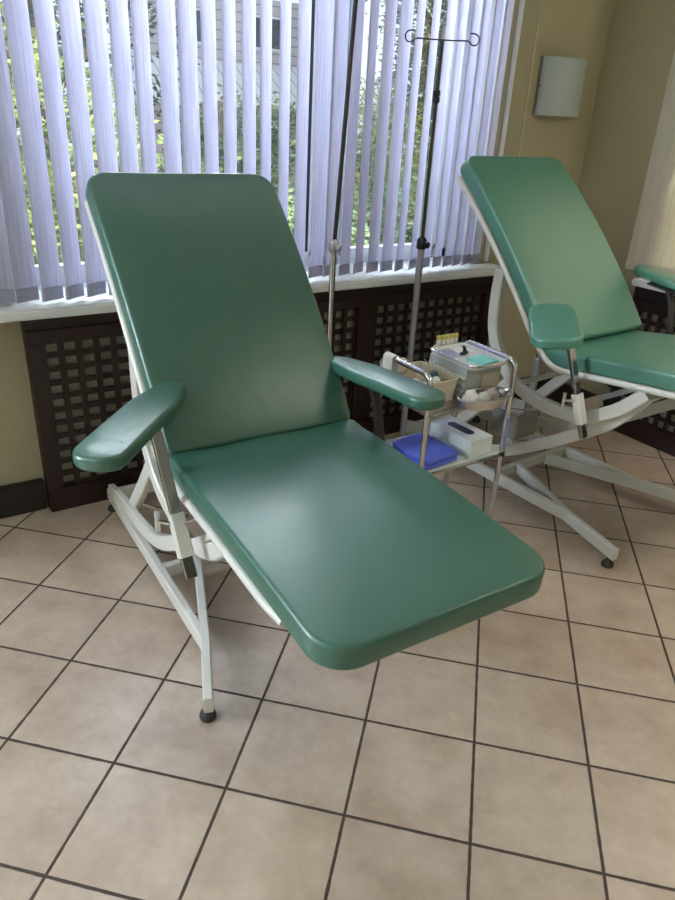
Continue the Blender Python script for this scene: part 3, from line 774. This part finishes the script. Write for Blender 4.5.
# things on the top shelf
def open_box(name, c, d, wall, mat, label, cat, rz=0):
    t = thing(name, label, cat, c, rz); w, l, h = d
    mb = MB(); o_ = rrect(w, l, .014, 4, 3, 3); i_ = rrect(w - 2 * wall, l - 2 * wall, .011, 4, 3, 3); k = len(o_)
    bt = rrect(w * .93, l * .93, .014, 4, 3, 3); bi = rrect(w * .93 - 2 * wall, l * .93 - 2 * wall, .011, 4, 3, 3)
    vs = [(x, y, 0) for x, y in bt] + [(x, y, h) for x, y in o_] + [(x, y, h) for x, y in i_] + [(x, y, wall) for x, y in bi]
    fs = [(j * k + q, j * k + (q + 1) % k, (j + 1) * k + (q + 1) % k, (j + 1) * k + q) for j in range(3) for q in range(k)] + [tuple(range(k - 1, -1, -1)), tuple(3 * k + q for q in range(k))]
    mb.add(vs, fs); mb.build('body', mat, t, 30)
    rim = MB().tube([(x, y, h) for x, y in o_], .003, 6, closed=True); rim.build('rim', mat, t)
    return t
open_box('supply_box', (1.572, 1.785, SZ - .0028), (.172, .212, .080), .003, M['beige_box'], 'open beige plastic box of supplies at the left of the cart top', 'box')
def crumple(name, c, r, mat, label, cat, sq=(1, 1, .6), seed=0, group=None):
    bm = bmesh.new(); bmesh.ops.create_icosphere(bm, subdivisions=3, radius=1)
    for v in bm.verts:
        n_ = noise.noise(v.co * 1.8 + Vector((seed * 7.1, 0, 0))) * .45 + noise.noise(v.co * 4.5 + Vector((0, seed * 3.3, 0))) * .25
        v.co = v.co * (1 + n_); v.co = Vector((v.co.x * r * sq[0], v.co.y * r * sq[1], max(v.co.z, -.55) * r * sq[2]))
    lowest = min(v.co.z for v in bm.verts)
    for v in bm.verts: v.co.z -= lowest
    me = bpy.data.meshes.new(name); bm.to_mesh(me); bm.free(); me.materials.append(mat)
    for p in me.polygons: p.use_smooth = True
    o = bpy.data.objects.new(name, me); COL.objects.link(o); o.location = c; tag(o, label, cat, group); return o
BZ = SZ + .001
crumple('gauze_bundle', (1.552, 1.795, BZ), .028, M['paper'], 'crumpled white gauze bundle in the back of the beige supply box', 'gauze', (1.1, 1.0, 1.25), 1)
crumple('paper_wrapper', (1.615, 1.822, BZ), .028, M['wrapper'], 'crumpled pinkish paper wrapper in the beige supply box, nearest the vial rack', 'wrapper', (.9, 1.2, 1.25), 2)
crumple('paper_wrapper', (1.535, 1.735, BZ), .032, M['paper'], 'crumpled pale wrapper at the front of the beige supply box', 'wrapper', (1.0, 1.0, 1.2), 3)
crumple('green_packet', (1.632, 1.722, BZ), .022, M['green_wrap'], 'dark green packet in the front corner of the beige supply box', 'packet', (.8, 1.0, 1.7), 4)
bt = thing('bottle', 'small bottle with dark teal cap lying in the beige supply box', 'bottle', (1.592, 1.745, .688), .5)
A_ = (math.cos(.6), math.sin(.6) * .9, .18)
MB().lathe((-.03, -.028, -.004), [(.013, 0), (.014, .006), (.014, .020), (.016, .022), (.016, .026)], 16, A_).build('bottle_neck', M['vial'], bt)
MB().lathe((-.008, -.012, .001), [(.016, 0), (.018, .004), (.018, .036), (.014, .044)], 16, A_).build('cap', M['teal'], bt)

# white strip and tape roll hung on the left handle
ts = MB(); pts = [(CX0 - .016, CY1 - .055, .675), (CX0 - .0165, CY1 - .055, .745), (CX0 - .012, CY1 - .055, .764), (CX0, CY1 - .055, .769), (CX0 + .012, CY1 - .055, .764), (CX0 + .0165, CY1 - .055, .748), (CX0 + .016, CY1 - .055, .70)]
ts.sweep(smooth(pts, 5), [(.026, -.0012), (.026, .0012), (-.026, .0012), (-.026, -.0012)], upv=(0, .0, 1) if False else None)
tag(ts.build('cloth_strip', M['paper'], None), 'white cloth strip folded over the left chrome handle of the cart', 'cloth')
tp = MB(); k = 28; R0, R1, hw_ = .030, .024, .011; vs = []
for r, h in ((R0, -hw_), (R0, hw_), (R1, hw_), (R1, -hw_)):
    for i in range(k): vs.append((0 + h, r * math.cos(2 * PI * i / k), r * math.sin(2 * PI * i / k)))
tp.add(vs, [(j * k + i, j * k + (i + 1) % k, ((j + 1) % 4) * k + (i + 1) % k, ((j + 1) % 4) * k + i) for j in range(4) for i in range(k)])
o = tp.build('tape_roll', M['tape'], None); o.location = (1.520, 1.842, .713); o.rotation_euler = (0, 0, .7); tag(o, 'tan roll of tape standing in the back corner of the beige supply box', 'tape')
o.location.z = SZ + .0035 + .030
o.location.z = .715

# clear rack with a tray on it
RX0, RX1, RY0, RY1 = 1.676, 1.844, 1.664, 1.868
rk = thing('instrument_rack', 'clear plastic instrument rack on the cart carrying a white tray', 'rack', ((RX0 + RX1) / 2, (RY0 + RY1) / 2, SZ))
ro = -Vector(rk.location)
mb = MB()
for x in (RX0, RX1 - .003): mb.rbox((x, RY0, SZ), (x + .003, RY1, SZ + .115))
for y in (RY0, RY1 - .003): mb.rbox((RX0, y, SZ), (RX1, y + .003, SZ + .115))
mb.rbox((RX0, RY0, SZ), (RX1, RY1, SZ + .003)); mb.rbox((RX0, RY0, SZ + .05), (RX1, RY1, SZ + .053))
o = mb.build('case', M['acrylic'], rk); o.location = ro
fr2 = MB()
for z in (SZ + .028, SZ + .053, SZ + .078):
    for i in range(9):
        y = RY0 + .012 + i * .025; fr2.tube([(RX0 - .003, y, z - .006), (RX0 - .003, y + .016, z + .006)], .0022, 6)
    fr2.tube([(RX0 - .003, RY0, z), (RX0 - .003, RY1, z)], .0018, 6)
o = fr2.build('side_clips', M['vial'], rk); o.location = ro
o = MB().rbox((RX1 - .09, RY0 - .003, SZ + .01), (RX1 - .004, RY0 - .0005, SZ + .085), .001).build('front_flap', M['beige_box'], rk); o.location = ro
ty = thing('steel_tray', 'shallow white and chrome tray lying on the clear instrument rack', 'tray', ((RX0 + RX1) / 2, (RY0 + RY1) / 2 - .012, SZ + .1155))
mb = MB(); tw, tl, hh = .180, .250, .016
o_ = rrect(tw, tl, .03, 6, 4, 5); i_ = rrect(tw - .012, tl - .012, .025, 6, 4, 5); k = len(o_)
vs = [(x * .95, y * .95, 0) for x, y in o_] + [(x, y, hh) for x, y in o_] + [(x, y, hh) for x, y in i_] + [(x * .95, y * .95, .002) for x, y in i_]
mb.add(vs, [(j * k + q, j * k + (q + 1) % k, (j + 1) * k + (q + 1) % k, (j + 1) * k + q) for j in range(3) for q in range(k)] + [tuple(range(k - 1, -1, -1)), tuple(3 * k + q for q in range(k))])
mb.build('pan', M['box_lid'], ty)
MB().tube([(x, y, hh) for x, y in o_], .0035, 8, closed=True).build('rim', M['chrome'], ty)
TZ = SZ + .1155 + .003
tcx, tcy = (RX0 + RX1) / 2, (RY0 + RY1) / 2 - .012
o = MB().box((0, 0, .005), (.085, .085, .010), bev=.003).build('sponge_pad', M['turq']); o.location = (tcx + .018, tcy - .058, TZ); o.rotation_euler = (0, 0, .12)
tag(o, 'turquoise square pad at the front of the white tray', 'pad')
cl = thing('clip', 'small black clip standing in the middle of the white tray', 'clip', (tcx + .012, tcy + .035, TZ), .4)
MB().box((0, 0, .006), (.045, .018, .012), bev=.003).build('clip_base', M['black'], cl); MB().bar([(.004, 0, .010), (.0, 0, .026), (-.012, 0, .034)], .012, .006).build('clip_arm', M['black'], cl)
mbt = MB()
for i in range(6): mbt.tube([(tcx - .055 + .010 * i, tcy + .02, TZ + .003), (tcx - .055 + .010 * i, tcy + .105, TZ + .003)], .003, 6)
tag(mbt.build('steel_needles', M['chrome']), 'row of thin steel instruments lying in the back of the white tray', 'instruments')
# vials standing in a holder at the rear left corner of the rack
vr = thing('vial_holder', 'white holder block behind the white tray, under the yellow capped vials', 'holder', (1.716, 1.864, SZ + .104), -.75)
vrz = SZ + .1035
vr.location = (1.722, 1.905, SZ - .002 if False else SZ)
vr.location = (1.782, 1.898, SZ - .003)
vr.rotation_euler = (0, 0, 0)
MB().rbox((-.050, -.022, 0), (.050, .022, .128), .004).build('block', M['box_lid'], vr)
va = None
for i in range(5):
    x = 1.782 - .043 + i * .0215
    v = thing('vial', 'small white vial with a yellow cap in the holder behind the white tray', 'vial', (x, 1.898, SZ + .1255), 0, 'yellow capped vials in the holder')
    MB().lathe((0, 0, 0), [(.008, 0), (.0085, .003), (.0085, .022), (.007, .025)], 12).build('tube', M['vial'], v)
    MB().lathe((0, 0, .0245), [(.009, 0), (.0095, .002), (.0095, .012), (.006, .015)], 12).build('cap', M['yellow'], v)

# oval steel dish on a ring in front of the rack
dz_ = .662
dish = thing('kidney_dish', 'oval polished steel dish at the front right of the cart top', 'dish', (1.708, 1.592, dz_ - .04))
mb = MB(); el = [(-.118 * math.cos(2 * PI * i / 36), .056 * math.sin(2 * PI * i / 36)) for i in range(36)]; k = 36
prof = [(.70, 0), (.86, .004), (.97, .03), (1.0, .04), (.98, .04), (.94, .03), (.83, .007), (.6, .004)]
vs = [(x * a, y * a, h) for a, h in prof for x, y in el]
mb.add(vs, [(j * k + q, j * k + (q + 1) % k, (j + 1) * k + (q + 1) % k, (j + 1) * k + q) for j in range(len(prof) - 1) for q in range(k)] + [tuple(range(k - 1, -1, -1)), tuple((len(prof) - 1) * k + q for q in range(k))])
mb.build('bowl', M['silver_tray'], dish, 40)
MB().tube([(x * 1.0, y * 1.0, .04) for x, y in el], .0035, 8, closed=True).build('rim', M['steel'], dish)
DZ = dz_ - .04 + .008
crumple('gauze_ball', (1.638, 1.592, DZ), .024, M['paper'], 'white gauze ball at the left end of the oval steel dish', 'gauze', (1.2, 1, 1.6), 5)
crumple('gauze_ball', (1.688, 1.585, DZ), .024, M['paper'], 'white gauze ball in the middle of the oval steel dish', 'gauze', (1.2, .9, 1.3), 6)
crumple('foil_wrapper', (1.741, 1.592, DZ), .024, M['wrapper'], 'torn pinkish wrapper in the oval steel dish', 'wrapper', (1.2, 1.0, 1.4), 7)
crumple('foil_wrapper', (1.784, 1.590, DZ), .018, M['silver_tray'], 'small silver wrapper at the right end of the oval steel dish', 'wrapper', (1.1, 1.1, 1.6), 8)

# things on the lower shelf
bc_ = MB(); 
for i, (h0, h1, sh) in enumerate(((0, .013, 0), (.0125, .025, .004), (.0245, .036, -.003))):
    def bend(u, s, tt, h1=h1, sh=sh): return Vector((u + sh + .004 * math.sin(9 * s), s + sh + .004 * math.sin(12 * u), h1 + tt + .0025 * math.sin(30 * u + 14 * s)* (1 if tt > -.004 else 0)))
    q = slab(.165, .205, .012, .0125, .006, .002, bend=bend); bc_.add(q.v, q.f)
o = bc_.build('folded_cloth', M['blue'], None, 60); o.location = (1.572, 1.722, LZ + .0022); o.rotation_euler = (0, 0, .05)
tag(o, 'folded bright blue cloth on the lower shelf of the cart', 'cloth')
tb = thing('tissue_box', 'white carton tissue box with dark blue opening on the cart lower shelf', 'tissue box', (1.752, 1.732, LZ + .001), .06)
mb = MB().box((0, 0, .034), (.115, .225, .068), bev=.002); mb.build('carton', M['carton_side'], tb)
MB().box((0, 0, .0685), (.113, .223, .0012)).build('lid_panel', M['carton'], tb)
ov = MB(); oo = rrect(.040, .125, .0199, 8, 2, 6); k = len(oo)
ov.add([(x, y, .0690) for x, y in oo] + [(x, y, .0702) for x, y in oo], [tuple(range(k - 1, -1, -1)), tuple(k + q for q in range(k))] + [(q, (q + 1) % k, k + (q + 1) % k, k + q) for q in range(k)])
ov.build('opening', M['blue_dark'], tb)

# ------------------------------------------------------------------ garden outside
struct(MB().rbox((-14, 3.05, -.30), (30, 34, -.20)).build('ground', M['soil']))
def tree(name, label, cat, x, y, h, r, rz_, nl, leaf, mat, seed, trunk=True, group=None):
    nl = int(nl * 2.2); leaf *= .62
    R = random.Random(seed); t = thing(name, label, cat, (x, y, -.2), 0, group)
    mb = MB(); blobs = [(Vector((R.uniform(-.6, .6) * r, R.uniform(-.5, .5) * r, h - rz_ + R.uniform(-.8, .8) * rz_)), R.uniform(.35, .6) * r) for _ in range(16)]
    for _ in range(nl):
        c, br = R.choice(blobs); d = Vector((R.gauss(0, 1), R.gauss(0, 1), R.gauss(0, 1))).normalized() * br * R.uniform(.6, 1.05)
        p = c + d
        if p.z < .06: p.z = .06 + R.random() * .1
        a = Vector((R.gauss(0, 1), R.gauss(0, 1), R.gauss(0, .6))).normalized(); b = a.orthogonal().normalized(); w_ = leaf * R.uniform(.6, 1.3)
        cc = a.cross(b) * w_ * .12
        mb.add([p - a * w_, p - b * w_ * .45 + cc, p + a * w_, p + b * w_ * .45 + cc], [(0, 1, 2, 3)])
    me = bpy.data.meshes.new('foliage'); me.from_pydata(mb.v, [], mb.f); me.materials.append(mat)
    o = bpy.data.objects.new('foliage', me); COL.objects.link(o); o.parent = t
    tk = MB()
    tk.tube(smooth([(0, 0, 0), (.04, .02, h * .35), (-.03, 0, h * .65), (.02, .03, h * .9)], 4), max(.03, r * .07), 8)
    for i in range(5):
        a = 2 * PI * i / 5 + R.random(); z = h * (.3 + .1 * i); tk.tube([(0, 0, z), (math.cos(a) * r * .4, math.sin(a) * r * .4, z + h * .14), (math.cos(a) * r * .6, math.sin(a) * r * .6, z + h * .25)], max(.012, r * .025), 6)
    tk.build('trunk', M['bark'], t)
G = [('shrub', 'lime leaved shrub outside the window, leftmost behind the blind', 'shrub', 1.75, 7.6, 2.5, 1.1, 1.2, 2600, .07, 'leaf_a', 1),
     ('shrub', 'green shrub outside the window, behind the nearer chair backrest', 'shrub', 3.75, 8.3, 2.0, 1.0, .95, 2600, .07, 'leaf_b', 2),
     ('shrub', 'bright yellow green shrub seen between the two drip stands', 'shrub', 6.0, 8.4, 2.0, 1.0, .95, 3200, .06, 'leaf_a', 3),
     ('shrub', 'low dark shrub in front of the pale house', 'shrub', 3.6, 6.0, .95, .6, .42, 1800, .06, 'leaf_b', 4),
     ('shrub', 'dark green shrub outside at the right end of the window', 'shrub', 5.3, 6.2, 1.2, .7, .6, 1800, .06, 'leaf_c', 5),
     ('tree', 'tall dark tree left of the pale house outside the window', 'tree', 2.6, 12.0, 5.6, 2.3, 2.2, 3200, .13, 'leaf_c', 6),
     ('tree', 'tall leafy tree right of the pale house outside the window', 'tree', 11.8, 13.6, 6.2, 2.3, 2.4, 3600, .12, 'leaf_b', 7),
     ('tree', 'dense dark tree outside behind the drip stand with wire hooks', 'tree', 9.2, 9.8, 4.6, 1.5, 1.8, 3000, .10, 'leaf_c', 8)]
for g in G: tree(*g[:10], M[g[10]], g[11])
hs = thing('house', 'pale house with ribbed roof seen through the blind in the garden', 'house', (7.6, 14.0, -.2), -.15)
MB().rbox((-2.6, 0, 0), (1.6, 3.5, 1.9)).build('wall', M['siding'], hs)
MB().add([(-2.9, -.35, 1.85), (1.9, -.35, 1.85), (1.9, 1.8, 2.75), (-2.9, 1.8, 2.75), (-2.9, -.35, 1.78), (1.9, -.35, 1.78), (1.9, 1.8, 2.68), (-2.9, 1.8, 2.68)],
         [(0, 1, 2, 3), (7, 6, 5, 4), (0, 4, 5, 1), (1, 5, 6, 2), (2, 6, 7, 3), (3, 7, 4, 0)]).build('roof', M['roof'], hs)
up_ = MB().rbox((-2.2, 1.6, 2.6), (1.2, 4.0, 3.9)); up_.build('upper_wall', M['siding'], hs)
for x in (-1.3, .3):
    f = MB().rbox((x - .4, 1.56, 2.95), (x + .4, 1.6, 3.6)).build('window', M['frame'], hs); MB().rbox((x - .33, 1.545, 3.0), (x + .33, 1.56, 3.55)).build('pane', M['house_dark'], f)
f = MB().rbox((-.7, -.03, .7), (.1, 0, 1.5)).build('window', M['frame'], hs); MB().rbox((-.63, -.045, .76), (.03, -.03, 1.44)).build('pane', M['house_dark'], f)
